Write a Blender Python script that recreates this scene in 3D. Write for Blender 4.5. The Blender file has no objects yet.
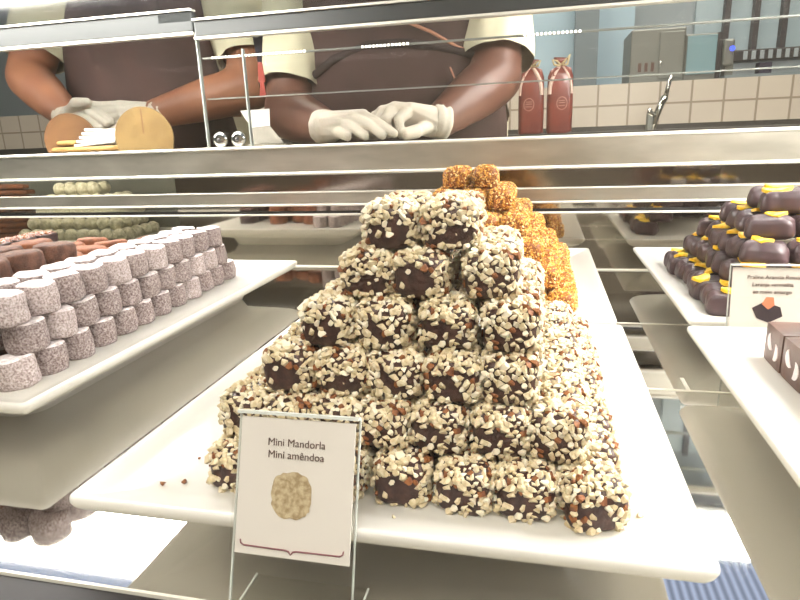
import bpy, bmesh, math, random
from mathutils import Vector, Matrix, noise
R = math.radians
sc = bpy.context.scene
col = sc.collection
Z0 = 1.0                       # eye height above the room floor
rnd = random.Random(7)

# ------------------------------------------------------------------ materials
def lin(c):
    return tuple(((v/255)/12.92 if v/255 <= .04045 else ((v/255+.055)/1.055)**2.4) for v in c) + (1,)

def mat(name, c, rough=.5, metal=0, c2=None, scale=40, bump=0, bscale=None, spec=None, sss=0, detail=4, lo=.4, hi=.6, coat=0, trans=0):
    m = bpy.data.materials.new(name); m.use_nodes = True
    nt = m.node_tree; b = nt.nodes['Principled BSDF']
    b.inputs['Base Color'].default_value = lin(c)
    b.inputs['Roughness'].default_value = rough
    b.inputs['Metallic'].default_value = metal
    if spec is not None: b.inputs['Specular IOR Level'].default_value = spec
    if coat: b.inputs['Coat Weight'].default_value = coat; b.inputs['Coat Roughness'].default_value = .1
    if sss:
        b.inputs['Subsurface Weight'].default_value = sss
        b.inputs['Subsurface Radius'].default_value = (.01, .006, .004)
    tc = nt.nodes.new('ShaderNodeTexCoord')
    if c2:
        n = nt.nodes.new('ShaderNodeTexNoise'); n.inputs['Scale'].default_value = scale; n.inputs['Detail'].default_value = detail
        nt.links.new(tc.outputs['Object'], n.inputs['Vector'])
        r = nt.nodes.new('ShaderNodeValToRGB')
        r.color_ramp.elements[0].position = lo; r.color_ramp.elements[1].position = hi
        r.color_ramp.elements[0].color = lin(c); r.color_ramp.elements[1].color = lin(c2)
        nt.links.new(n.outputs['Fac'], r.inputs['Fac']); nt.links.new(r.outputs['Color'], b.inputs['Base Color'])
    if bump:
        n2 = nt.nodes.new('ShaderNodeTexNoise'); n2.inputs['Scale'].default_value = bscale or scale; n2.inputs['Detail'].default_value = 5
        nt.links.new(tc.outputs['Object'], n2.inputs['Vector'])
        bp = nt.nodes.new('ShaderNodeBump'); bp.inputs['Strength'].default_value = bump; bp.inputs['Distance'].default_value = .002
        nt.links.new(n2.outputs['Fac'], bp.inputs['Height']); nt.links.new(bp.outputs['Normal'], b.inputs['Normal'])
    return m

def emis(name, c, s):
    m = bpy.data.materials.new(name); m.use_nodes = True
    nt = m.node_tree; nt.nodes.clear()
    e = nt.nodes.new('ShaderNodeEmission'); e.inputs[0].default_value = lin(c); e.inputs[1].default_value = s
    o = nt.nodes.new('ShaderNodeOutputMaterial'); nt.links.new(e.outputs[0], o.inputs[0])
    return m

def pane_mat(name, tint=(251, 251, 250), refl=1.0, rough=.02):
    m = bpy.data.materials.new(name); m.use_nodes = True
    nt = m.node_tree; nt.nodes.clear()
    t = nt.nodes.new('ShaderNodeBsdfTransparent'); t.inputs[0].default_value = lin(tint)
    g = nt.nodes.new('ShaderNodeBsdfGlossy'); g.inputs['Roughness'].default_value = rough
    f = nt.nodes.new('ShaderNodeLayerWeight'); f.inputs[0].default_value = .5
    pw = nt.nodes.new('ShaderNodeMath'); pw.operation = 'POWER'; pw.inputs[1].default_value = 5
    mu = nt.nodes.new('ShaderNodeMath'); mu.operation = 'MULTIPLY_ADD'; mu.inputs[1].default_value = .9*refl; mu.inputs[2].default_value = .04*refl; mu.use_clamp = True
    mx = nt.nodes.new('ShaderNodeMixShader'); o = nt.nodes.new('ShaderNodeOutputMaterial')
    nt.links.new(f.outputs['Facing'], pw.inputs[0]); nt.links.new(pw.outputs[0], mu.inputs[0]); nt.links.new(mu.outputs[0], mx.inputs[0])
    nt.links.new(t.outputs[0], mx.inputs[1]); nt.links.new(g.outputs[0], mx.inputs[2]); nt.links.new(mx.outputs[0], o.inputs[0])
    return m

def brushed(name, c, rough=.28, c2=None):
    m = mat(name, c, rough, 1)
    nt = m.node_tree; b = nt.nodes['Principled BSDF']
    tc = nt.nodes.new('ShaderNodeTexCoord'); mp = nt.nodes.new('ShaderNodeMapping'); mp.inputs['Scale'].default_value = (9, 30, 30)
    n = nt.nodes.new('ShaderNodeTexNoise'); n.inputs['Scale'].default_value = 1; n.inputs['Detail'].default_value = 3
    r = nt.nodes.new('ShaderNodeValToRGB'); r.color_ramp.elements[0].color = lin(c); r.color_ramp.elements[1].color = lin(c2 or tuple(min(255, v+35) for v in c))
    r.color_ramp.elements[0].position = .35; r.color_ramp.elements[1].position = .7
    nt.links.new(tc.outputs['Object'], mp.inputs[0]); nt.links.new(mp.outputs[0], n.inputs['Vector'])
    nt.links.new(n.outputs['Fac'], r.inputs[0]); nt.links.new(r.outputs[0], b.inputs['Base Color'])
    return m

M = {}
M['porcelain'] = mat('white_porcelain', (243, 241, 237), .16, spec=.5)
def translucent(m, f, c):
    nt = m.node_tree; b = nt.nodes['Principled BSDF']; o = nt.nodes['Material Output']
    t = nt.nodes.new('ShaderNodeBsdfTranslucent'); t.inputs[0].default_value = lin(c)
    x = nt.nodes.new('ShaderNodeMixShader'); x.inputs[0].default_value = f
    nt.links.new(b.outputs[0], x.inputs[1]); nt.links.new(t.outputs[0], x.inputs[2]); nt.links.new(x.outputs[0], o.inputs[0])
translucent(M['porcelain'], .42, (252, 249, 238))
M['mirror'] = mat('polished_case_floor', (204, 202, 197), .035, 1)
M['backmirror'] = mat('polished_back_panel', (174, 169, 160), .05, 1)
M['darkmirror'] = mat('dark_polished_strip', (138, 131, 122), .1, 1)
M['steel'] = brushed('brushed_steel', (188, 183, 170), .38)
M['steel_rail'] = mat('satin_steel_rail', (66, 68, 68), .45, .3)
M['edge'] = mat('pale_polished_edge', (232, 228, 216), .3)
M['black'] = mat('black_gasket', (22, 20, 20), .6)
M['ledge'] = mat('dark_front_ledge', (30, 26, 26), .6, c2=(36, 32, 31), scale=12)
M['canopy'] = mat('canopy_underside', (170, 182, 198), .45)
M['led'] = emis('cool_led_panel', (255, 251, 245), 44)
M['side_fill'] = emis('added_side_fill', (255, 251, 245), 44)
M['rear_fill'] = emis('added_rear_glow', (255, 248, 240), 17)
M['led_reflection'] = emis('led_reflection_glow', (255, 250, 240), 7)
M['glass'] = pane_mat('clear_pane')
M['haze_glass'] = pane_mat('reflection_veil_pane', (232, 234, 234), 1.0, .12)  # grey tint and blurred gloss stand in for a reflected veil
M['acrylic'] = pane_mat('clear_acrylic', (253, 253, 252), .8, .04)
M['glass_edge'] = mat('frosted_glass_edge', (208, 212, 206), .25, spec=.8)
M['guard_edge'] = mat('guard_glass_edge', (150, 155, 151), .3)
M['paper'] = mat('card_paper', (232, 226, 220), .7)
M['ink'] = mat('brown_ink', (96, 72, 66), .7)
M['ink_red'] = mat('mauve_ink', (140, 88, 96), .7)
M['choc'] = mat('dark_chocolate', (52, 30, 26), .42, c2=(74, 46, 38), scale=220, bump=.5, bscale=300)
M['nut'] = mat('chopped_almond', (224, 210, 178), .65, c2=(204, 186, 148), scale=350, sss=.12)
M['nut_pale'] = mat('pale_chopped_almond', (238, 228, 204), .6, sss=.12)
M['nut_skin'] = mat('almond_skin', (146, 90, 44), .65, c2=(112, 64, 34), scale=300)
M['gold_body'] = mat('caramel_body', (120, 66, 24), .5, c2=(160, 96, 36), scale=200)
M['gold_a'] = mat('toasted_grain', (226, 164, 62), .45, c2=(240, 186, 92), scale=300)
M['gold_b'] = mat('dark_toasted_grain', (176, 108, 40), .45)
M['gold_c'] = mat('pale_toasted_grain', (248, 216, 146), .45)
M['dusted'] = mat('sugar_dusted_cocoa', (98, 80, 77), .8, c2=(174, 162, 159), scale=640, bump=.6, bscale=260, detail=8, lo=.36, hi=.66)
M['dusted_heavy'] = mat('heavily_sugar_dusted_cocoa', (186, 172, 172), .85, c2=(236, 228, 228), scale=380, bump=.6, bscale=260, detail=8, lo=.3, hi=.6)
M['dusted_mid'] = mat('mid_dusted_cocoa', (124, 106, 102), .85, c2=(194, 182, 180), scale=640, bump=.6, bscale=260, detail=8, lo=.33, hi=.62)
M['cocoa'] = mat('cocoa_powder', (74, 48, 38), .85, c2=(106, 72, 56), scale=160, bump=.4, bscale=300)
M['cocoa_orange'] = mat('reddish_cocoa_powder', (98, 56, 34), .85, c2=(128, 76, 46), scale=120, bump=.4, bscale=300)
M['dark'] = mat('very_dark_chocolate', (52, 34, 34), .4)
M['praline'] = mat('praline_coating', (58, 42, 45), .42, c2=(74, 55, 58), scale=60, bump=.25, bscale=90)
M['peel'] = mat('candied_peel', (252, 196, 30), .35, c2=(255, 216, 84), scale=150, sss=.2)
M['gianduja'] = mat('milk_chocolate_gloss', (82, 54, 44), .32, c2=(92, 62, 50), scale=40)
M['sugarwhite'] = mat('white_icing', (240, 230, 230), .5)
M['coconut'] = mat('grated_white_coating', (204, 198, 172), .85, c2=(232, 228, 208), scale=260, bump=1, bscale=320)
M['pinknut'] = mat('pink_nut_bits', (190, 150, 140), .7)
M['skin'] = mat('dark_brown_skin', (90, 58, 46), .45, c2=(100, 66, 52), scale=14, spec=.4)
M['skin_warm'] = mat('brown_skin', (128, 82, 60), .48, c2=(140, 92, 66), scale=14, spec=.4)
M['shirt'] = mat('cream_shirt', (206, 198, 170), .85, bump=.25, bscale=30)
M['apron'] = mat('dark_brown_apron', (58, 39, 33), .85, c2=(70, 47, 41), scale=9, bump=.2, bscale=25)
M['apron_fold_shade'] = mat('dark_fold_shade', (46, 32, 30), .9)
M['apron_tie'] = mat('tan_cord', (170, 120, 96), .8)
M['glove'] = mat('latex_glove', (192, 184, 170), .55, bump=.35, bscale=80, sss=.1)
M['hair'] = mat('black_hair', (24, 20, 20), .7)
M['trouser'] = mat('black_trousers', (34, 32, 34), .85)
M['eye'] = mat('eye_white', (230, 226, 220), .3)
M['wood'] = mat('pale_wood', (146, 120, 76), .55, c2=(128, 102, 62), scale=26)
M['wood_dark'] = mat('darker_wood', (124, 88, 54), .55, c2=(108, 74, 44), scale=26)  # darker wood tone for the left end board and the slot
M['stick'] = mat('light_wood_stick', (190, 150, 90), .5)
M['white'] = mat('white_paper', (240, 236, 232), .75)
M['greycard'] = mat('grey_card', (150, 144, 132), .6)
M['chrome'] = mat('chrome', (205, 205, 200), .12, 1)
M['tagdark'] = mat('navy_ribbon', (44, 42, 62), .6)
M['tagred'] = mat('red_ribbon', (150, 60, 50), .5)
M['bag'] = mat('red_brown_bag', (132, 62, 50), .3, c2=(112, 50, 42), scale=30, coat=.4)
M['ribbon'] = mat('pale_ribbon', (216, 186, 172), .5)
M['bow'] = mat('straw_bow', (200, 184, 144), .6)
M['emblem'] = mat('pale_emblem', (206, 160, 144), .6)
M['bluewall'] = mat('pale_blue_panel', (178, 204, 218), .5)
M['greywall'] = mat('grey_kitchen_wall', (150, 160, 164), .6)
M['pillar'] = mat('grey_pillar', (118, 130, 136), .6)
M['oven'] = mat('oven_steel', (128, 130, 124), .4, .4)
M['oven_dark'] = mat('oven_vent', (96, 70, 62), .6)
M['machglass'] = mat('blue_grey_glass_door', (128, 158, 166), .2)
M['plastic'] = mat('dark_plastic', (48, 46, 48), .45)
M['bluelight'] = emis('blue_indicator', (70, 90, 255), 3)
M['worktop'] = mat('steel_worktop', (140, 152, 156), .35, .3)
M['mullion'] = mat('dark_mullion', (64, 60, 62), .5)
M['winglass'] = mat('milky_window_glass', (170, 188, 194), .3)
M['darkledge'] = mat('dark_counter_ledge', (70, 66, 60), .4)
M['floor'] = mat('floor_tile', (120, 114, 106), .5)
M['lamp'] = emis('kitchen_lamp', (255, 249, 240), 20)
M['mall'] = mat('mall_wall', (196, 186, 172), .8)

def tile_mat():
    m = bpy.data.materials.new('cream_wall_tiles'); m.use_nodes = True
    nt = m.node_tree; b = nt.nodes['Principled BSDF']; b.inputs['Roughness'].default_value = .3
    tc = nt.nodes.new('ShaderNodeTexCoord'); mp = nt.nodes.new('ShaderNodeMapping'); mp.inputs['Rotation'].default_value = (R(90), 0, 0); mp.inputs['Location'].default_value = (.02, .028, 0)
    br = nt.nodes.new('ShaderNodeTexBrick'); br.offset = 0
    br.inputs['Color1'].default_value = lin((226, 214, 196)); br.inputs['Color2'].default_value = lin((220, 208, 192)); br.inputs['Mortar'].default_value = lin((168, 152, 134))
    br.inputs['Scale'].default_value = 1; br.inputs['Brick Width'].default_value = .114; br.inputs['Row Height'].default_value = .118; br.inputs['Mortar Size'].default_value = .004
    nt.links.new(tc.outputs['Object'], mp.inputs[0]); nt.links.new(mp.outputs[0], br.inputs['Vector']); nt.links.new(br.outputs['Color'], b.inputs['Base Color'])
    return m
M['tiles'] = tile_mat()

# ------------------------------------------------------------------ mesh helpers
def link(name, me, m=None, parent=None, loc=(0, 0, 0), rot=(0, 0, 0)):
    o = bpy.data.objects.new(name, me); col.objects.link(o)
    o.location = loc; o.rotation_euler = rot
    if parent: o.parent = parent
    if m is not None and me is not None:
        for k in (m if isinstance(m, (list, tuple)) else [m]): me.materials.append(k)
    return o

def tomesh(bm, smooth=False, name='mesh'):
    me = bpy.data.meshes.new(name); bm.normal_update(); bm.to_mesh(me); bm.free()
    if smooth:
        for p in me.polygons: p.use_smooth = True
    return me

def tag(o, label, cat, group=None, kind=None):
    o['label'] = label; o['category'] = cat
    if group: o['group'] = group
    if kind: o['kind'] = kind
    return o

def empty(name, loc, label, cat, rz=0, group=None):
    o = bpy.data.objects.new(name, None); col.objects.link(o); o.location = loc; o.rotation_euler = (0, 0, rz); o.empty_display_size = .02
    return tag(o, label, cat, group)

def box(bm, x0, x1, y0, y1, z0, z1, bev=0, mx=None):
    vs = [bm.verts.new((x, y, z)) for x in (x0, x1) for y in (y0, y1) for z in (z0, z1)]
    fs = [bm.faces.new([vs[i] for i in q]) for q in ((0, 1, 3, 2), (4, 6, 7, 5), (0, 4, 5, 1), (2, 3, 7, 6), (0, 2, 6, 4), (1, 5, 7, 3))]
    if bev:
        es = list({e for f in fs for e in f.edges})
        r = bmesh.ops.bevel(bm, geom=es, offset=bev, segments=2, affect='EDGES', profile=.5)
        vs = list({v for f in r['faces'] for v in f.verts} | {v for v in vs if v.is_valid})
    if mx: bmesh.ops.transform(bm, matrix=mx, verts=[v for v in vs if v.is_valid])
    return vs

def boxo(name, x0, x1, y0, y1, z0, z1, m, parent=None, bev=0, loc=(0, 0, 0), rot=(0, 0, 0)):
    bm = bmesh.new(); box(bm, x0, x1, y0, y1, z0, z1, bev)
    return link(name, tomesh(bm), m, parent, loc, rot)

def tube(bm, pts, r, seg=10, r2=None, closed_ends=True):
    pts = [Vector(p) for p in pts]; n = len(pts); rings = []
    prev = None
    for i, p in enumerate(pts):
        d = (pts[min(i+1, n-1)] - pts[max(i-1, 0)]).normalized()
        a = d.cross(Vector((0, 0, 1)));
        if a.length < 1e-3: a = d.cross(Vector((0, 1, 0)))
        if prev is not None and a.dot(prev) < 0: a = -a
        a.normalize(); prev = a.copy(); b = d.cross(a).normalized()
        rr = r if r2 is None else r + (r2-r)*i/(n-1)
        rings.append([bm.verts.new(p + (a*math.cos(t) + b*math.sin(t))*rr) for t in (2*math.pi*k/seg for k in range(seg))])
    for i in range(n-1):
        for k in range(seg):
            bm.faces.new((rings[i][k], rings[i][(k+1) % seg], rings[i+1][(k+1) % seg], rings[i+1][k]))
    if closed_ends:
        bm.faces.new(rings[0][::-1]); bm.faces.new(rings[-1])

def tubeo(name, pts, r, m, parent=None, seg=10, r2=None):
    bm = bmesh.new(); tube(bm, pts, r, seg, r2); bmesh.ops.recalc_face_normals(bm, faces=bm.faces)
    return link(name, tomesh(bm, True), m, parent)

def lathe(prof, seg=28, nz=0, seed=0):
    bm = bmesh.new(); rings = []
    for (r, z) in prof:
        if r < 1e-5: rings.append([bm.verts.new((0, 0, z))])
        else: rings.append([bm.verts.new((r*math.cos(2*math.pi*k/seg), r*math.sin(2*math.pi*k/seg), z)) for k in range(seg)])
    for a, b in zip(rings, rings[1:]):
        for k in range(seg):
            k2 = (k+1) % seg
            if len(a) == 1: bm.faces.new((a[0], b[k], b[k2]))
            elif len(b) == 1: bm.faces.new((a[k], b[0], a[k2]))
            else: bm.faces.new((a[k], b[k], b[k2], a[k2]))
    if nz:
        for v in bm.verts: v.co += noise.noise_vector(v.co*90 + Vector((seed*9.1, 0, 0)))*nz
    bmesh.ops.recalc_face_normals(bm, faces=bm.faces)
    return tomesh(bm, True)

def rounded(w, d, h, r, n=10, nz=0, seed=0, nsc=60, warp=None):
    """rounded box, base on z=0"""
    bm = bmesh.new(); bmesh.ops.create_cube(bm, size=2); bmesh.ops.subdivide_edges(bm, edges=bm.edges, cuts=n, use_grid_fill=True)
    hx = Vector((w/2, d/2, h/2)); inner = hx - Vector((r, r, r))
    for v in bm.verts:
        p = Vector((v.co.x*hx.x, v.co.y*hx.y, v.co.z*hx.z))
        q = Vector([max(-inner[i], min(inner[i], p[i])) for i in range(3)])
        dlt = p-q
        if dlt.length > 1e-9: p = q + dlt.normalized()*r
        if nz: p += noise.noise_vector(p*nsc + Vector((seed*7.3, seed*3.1, 0)))*nz
        if warp: p = warp(p)
        v.co = p + Vector((0, 0, h/2))
    bmesh.ops.recalc_face_normals(bm, faces=bm.faces)
    return tomesh(bm, True)

def hull(bm, pts, mi=0):
    vs = [bm.verts.new(p) for p in pts]
    r = bmesh.ops.convex_hull(bm, input=vs)
    for g in r['geom']:
        if isinstance(g, bmesh.types.BMFace): g.material_index = mi
    junk = [v for v in r['geom_interior'] if isinstance(v, bmesh.types.BMVert)]
    if junk: bmesh.ops.delete(bm, geom=junk, context='VERTS')

def chips(w, d, h, seed, tries, mind, size, dens, mats_w, npts=9, lift=.25, rf=.22):
    """irregular nut pieces stuck on the faces of a rounded block (base z=0)"""
    g = random.Random(seed); pts = []; bm = bmesh.new()
    faces = [('t', w*d), ('f', w*h), ('k', w*h), ('l', d*h), ('r', d*h)]
    for _ in range(tries):
        f = g.choices([q[0] for q in faces], [q[1] for q in faces])[0]
        u, v = g.uniform(-.5, .5), g.uniform(-.5, .5)
        if f == 't': p, nrm = Vector((u*w, v*d, h)), Vector((0, 0, 1))
        elif f == 'f': p, nrm = Vector((u*w, -d/2, (v+.5)*h)), Vector((0, -1, 0))
        elif f == 'k': p, nrm = Vector((u*w, d/2, (v+.5)*h)), Vector((0, 1, 0))
        elif f == 'l': p, nrm = Vector((-w/2, u*d, (v+.5)*h)), Vector((-1, 0, 0))
        else: p, nrm = Vector((w/2, u*d, (v+.5)*h)), Vector((1, 0, 0))
        if g.random() > dens(f, p.z/h, p): continue
        # round the corners
        c = Vector((0, 0, h/2)); q = p-c; rr = rf*min(w, d, h)
        inner = Vector((max(-w/2+rr, min(w/2-rr, q.x)), max(-d/2+rr, min(d/2-rr, q.y)), max(-h/2+rr, min(h/2-rr, q.z))))
        dv = q-inner
        if dv.length > 1e-7: nrm = dv.normalized(); p = c+inner+nrm*rr
        if any((p-o).length < mind for o in pts): continue
        pts.append(p)
        s = size*g.uniform(.65, 1.3); sx, sy, sz = s*g.uniform(.42, .66), s*g.uniform(.34, .5), s*g.uniform(.26, .46)
        rot = nrm.to_track_quat('Z', 'Y').to_matrix() @ Matrix.Rotation(g.uniform(0, 6.28), 3, 'Z') @ Matrix.Rotation(g.gauss(0, .4), 3, 'X') @ Matrix.Rotation(g.gauss(0, .4), 3, 'Y')
        mi = g.choices(range(len(mats_w)), mats_w)[0]
        P = []
        for _k in range(npts):
            a = Vector((g.gauss(0, 1), g.gauss(0, 1), g.gauss(0, 1))).normalized()
            P.append(p + nrm*sz*lift + rot @ Vector((a.x*sx, a.y*sy, a.z*sz)))
        hull(bm, P, mi)
    bm.normal_update()
    me = bpy.data.meshes.new('pieces'); bm.to_mesh(me); bm.free()
    return me

def capsule_pts(bm, p0, r0, p1, r1):
    pts = []
    for p, r in ((Vector(p0), r0), (Vector(p1), r1)):
        rx = r if isinstance(r, (tuple, list)) else (r, r, r)
        for i in range(1, 6):
            th = math.pi*i/6
            for k in range(10):
                a = 2*math.pi*k/10
                pts.append(p + Vector((rx[0]*math.sin(th)*math.cos(a), rx[1]*math.sin(th)*math.sin(a), rx[2]*math.cos(th))))
        pts += [p + Vector((0, 0, rx[2])), p - Vector((0, 0, rx[2]))]
    hull(bm, pts)

def blob(name, caps, voxel, m, parent=None, smooth=6, fac=.5, crease=0, cuts=()):
    """one continuous skin grown over a set of tapered limbs"""
    bm = bmesh.new()
    for c in caps: capsule_pts(bm, *c)
    me = tomesh(bm)
    tmp = bpy.data.objects.new('tmp', me); col.objects.link(tmp)
    md = tmp.modifiers.new('r', 'REMESH'); md.mode = 'VOXEL'; md.voxel_size = voxel
    s = tmp.modifiers.new('s', 'SMOOTH'); s.iterations = smooth; s.factor = fac
    dg = bpy.context.evaluated_depsgraph_get()
    out = bpy.data.meshes.new_from_object(tmp.evaluated_get(dg))
    bpy.data.objects.remove(tmp); bpy.data.meshes.remove(me)
    if crease or cuts:
        bm = bmesh.new(); bm.from_mesh(out)
        for (q, d) in cuts:
            q = Vector(q); d = Vector(d).normalized()
            near = [f for f in bm.faces if (f.calc_center_median()-q).length < .135]
            geom = list({v for f in near for v in f.verts} | {e for f in near for e in f.edges} | set(near))
            bmesh.ops.bisect_plane(bm, geom=geom, plane_co=q, plane_no=d, clear_outer=True)
        for v in bm.verts:
            n1 = noise.noise(v.co*13); n2 = noise.noise(Vector((v.co.x*30, v.co.y*30, v.co.z*12)))
            v.co += v.normal*crease*(n1*.8+n2*.7)
        bm.to_mesh(out); bm.free()
    for p in out.polygons: p.use_smooth = True
    out.materials.clear()
    return link(name, out, m, parent)

def text_mesh(body, size, depth=.0001):
    c = bpy.data.curves.new('txt', 'FONT'); c.body = body; c.size = size; c.align_x = 'CENTER'; c.align_y = 'CENTER'; c.extrude = depth; c.offset = 0
    t = bpy.data.objects.new('tmp', c); col.objects.link(t)
    dg = bpy.context.evaluated_depsgraph_get(); me = bpy.data.meshes.new_from_object(t.evaluated_get(dg))
    bpy.data.objects.remove(t); bpy.data.curves.remove(c)
    me.transform(Matrix.Rotation(R(90), 4, 'X')); me.materials.clear()
    return me

ORD = ['first', 'second', 'third', 'fourth', 'fifth', 'sixth', 'seventh', 'eighth', 'ninth', 'tenth', 'eleventh', 'twelfth', 'thirteenth', 'fourteenth']
zM = Z0-.200                    # case floor
zR = Z0-.16                    # plate rims

# ------------------------------------------------------------------ room
def struct(o): o['kind'] = 'structure'; return o
struct(boxo('floor', -4.2, 4.2, -3.5, 4.0, -.1, 0, M['floor']))
struct(boxo('wall_back', -4.2, 4.2, 3.42, 3.52, 0, 2.9, M['greywall']))
struct(boxo('wall_left', -4.3, -4.2, -3.5, 4.0, 0, 2.9, M['greywall']))
struct(boxo('wall_right', 4.2, 4.3, -3.5, 4.0, 0, 2.9, M['greywall']))
struct(boxo('wall_front', -4.2, 4.2, -3.6, -3.5, 0, 2.9, M['mall']))
struct(boxo('ceiling', -4.3, 4.3, -3.6, 4.0, 2.9, 3.0, M['mall']))
struct(boxo('wall_tiled', -4.2, 4.2, 2.62, 2.74, 0, Z0+.17, M['tiles']))
struct(boxo('trim_1', -4.2, 4.2, 2.44, 2.62, Z0-.02, Z0+.012, M['darkledge']))
struct(boxo('wall_panel', -.42, .42, 3.36, 3.42, 0, 2.9, M['bluewall']))
struct(boxo('wall_column', .14, .245, 3.22, 3.36, 0, 2.9, M['pillar']))
wn = struct(boxo('window_1', .70, 2.3, 3.39, 3.42, Z0+.32, 2.4, M['winglass']))
for x in (.83, .955, 1.075, 1.35, 1.62):
    boxo('mullion', x-.012, x+.012, 3.345, 3.39, Z0+.32, 2.4, M['mullion'], wn)

# ------------------------------------------------------------------ display case
case = empty('display_case', (0, 0, 0), 'long glass-fronted chocolate display case with polished mirror floor and steel frame', 'display case')
XL, XR = -1.7, 1.0
YB = .918
boxo('mirror_floor', XL, XR, .192, YB, zM-.02, zM, M['mirror'], case)
boxo('cabinet_base', XL, XR, .05, .95, 0, zM-.06, M['ledge'], case)
boxo('front_ledge', XL, XR, .02, .1905, zM-.06, Z0-.1905, M['ledge'], case, .001)
boxo('front_edge_strip', XL, XR, .1906, .1922, zM-.02, Z0-.1893, M['edge'], case)
boxo('mirror_panel', -.60, XR, YB, YB+.01, zM, Z0-.1165, M['backmirror'], case)
tubeo('lower_edge_strip', [(XL, YB-.001, Z0-.115), (XR, YB-.001, Z0-.115)], .0018, M['edge'], case)
boxo('gasket', XL, XR, YB-.001, YB+.01, Z0-.1135, Z0-.109, M['black'], case)
boxo('narrow_mirror_strip', -.60, XR, YB, YB+.01, Z0-.109, Z0-.1005, M['backmirror'], case)
tubeo('middle_edge_strip', [(XL, YB-.005, Z0-.099), (XR, YB-.005, Z0-.099)], .002, M['edge'], case)
boxo('back_rail', XL, XR, YB-.006, YB+.01, Z0-.0975, Z0-.080, M['steel'], case)
tubeo('rail_lip', [(XL, YB-.006, Z0-.0790), (XR, YB-.006, Z0-.0790)], .0012, M['edge'], case)
boxo('dark_mirror_strip', -.60, XR, YB+.002, YB+.01, Z0-.078, Z0-.0515, M['darkmirror'], case)
M['backglass'] = pane_mat('rear_glass', (238, 238, 232), 2.0, .03)
boxo('rear_glass', XL, -.60, YB+.002, YB+.006, zM, Z0-.1165, M['backglass'], case)
boxo('rear_glass', XL, -.60, YB+.002, YB+.006, Z0-.109, Z0-.1005, M['backglass'], case)
boxo('rear_glass', XL, -.60, YB+.004, YB+.008, Z0-.078, Z0-.0515, M['backglass'], case)
boxo('rear_floor', XL, -.59, YB+.01, 1.10, zM-.012, zM, M['darkmirror'], case)
boxo('rear_fill_strip', XL+.05, -.62, .932, .952, Z0-.020, Z0-.013, M['rear_fill'], case)  # added glow strip, hidden, brightens the rear compartment
boxo('rear_wall', XL, -.59, 1.10, 1.112, zM-.012, Z0-.010, M['oven'], case)
boxo('rear_divider', -.59, -.585, YB+.01, 1.112, zM-.012, Z0-.010, M['oven'], case)
# polished joints in the case floor
boxo('floor_seam', -.2, XR, .4745, .4770, zM, zM+.0006, M['edge'], case)
boxo('floor_seam', -.2, XR, .6510, .6528, zM, zM+.0006, M['edge'], case)
boxo('floor_seam', .1145, .1175, .477, .502, zM, zM+.0006, M['edge'], case)
boxo('floor_end_strip', XL, XR, YB-.006, YB, zM, zM+.0012, M['edge'], case)
boxo('front_glass', XL, XR, .1875, .1900, Z0-.1906, Z0+.45, M['glass'], case)
# canopy with lamps
zc = Z0+.29
boxo('canopy', XL, XR, .30, 1.12, zc+.02, zc+.06, M['canopy'], case)
for px in (XL+.02, XR-.02):
    boxo('canopy_post', px-.02, px+.02, .93, .97, zM, zc+.02, M['steel'], case)
def ribbed():
    m = emis('ribbed_diffuser', (190, 205, 240), .8)
    nt = m.node_tree; e = nt.nodes['Emission']
    tc = nt.nodes.new('ShaderNodeTexCoord'); w = nt.nodes.new('ShaderNodeTexWave'); w.inputs['Scale'].default_value = 24
    r = nt.nodes.new('ShaderNodeMapRange'); r.inputs[3].default_value = .6; r.inputs[4].default_value = 1.6
    nt.links.new(tc.outputs['Object'], w.inputs['Vector']); nt.links.new(w.outputs['Fac'], r.inputs[0]); nt.links.new(r.outputs[0], e.inputs[1])
    return m
M['rib'] = ribbed()
boxo('light_panel', -1.5, -.42, .725, .885, zc, zc+.012, M['led'], case)
boxo('lamp_diffuser', -1.5, -.42, .64, .725, zc, zc+.012, M['rib'], case)
boxo('light_panel', .08, .80, .945, 1.07, zc, zc+.012, M['led'], case)
boxo('light_panel', .36, .86, .32, .66, zc, zc+.012, M['side_fill'], case)  # added fill panel, out of view, brightens the plates and right flank
boxo('lamp_diffuser', .08, .80, .80, .945, zc, zc+.012, M['rib'], case)
bm = bmesh.new()
for i in range(150):
    for j in (0, 1):
        x = -1.2+i*.014; box(bm, x, x+.008, 1.30+j*.028, 1.318+j*.028, 0, .006)
# counter
cnt = empty('service_counter', (0, 0, 0), 'brushed steel service counter ledge running behind the display case', 'counter')
boxo('counter_fascia', XL, XR, YB-.012, YB+.02, Z0-.0475, Z0-.0085, M['steel'], cnt)
tubeo('fascia_lip', [(XL, YB-.013, Z0-.0492), (XR, YB-.013, Z0-.0492)], .0026, M['edge'], cnt)
boxo('counter_top', XL, XR, YB-.010, 1.10, Z0-.0085, Z0-.006, M['steel'], cnt)
tubeo('counter_edge', [(XL, YB-.012, Z0-.008), (XR, YB-.012, Z0-.008)], .0025, M['edge'], cnt)
boxo('counter_body', -.58, XR, .955, 1.10, 0, Z0-.0085, M['steel'], cnt)
bm.free()
side = empty('side_counter', (0, 0, 0), 'dark side counter behind the staff holding two brown gift bags', 'counter')
boxo('side_top', -.085, .85, 1.46, 1.68, Z0-.03, Z0-.004, M['darkledge'], side)
boxo('side_body', -.07, .83, 1.48, 1.66, 0, Z0-.03, M['steel'], side)

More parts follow.
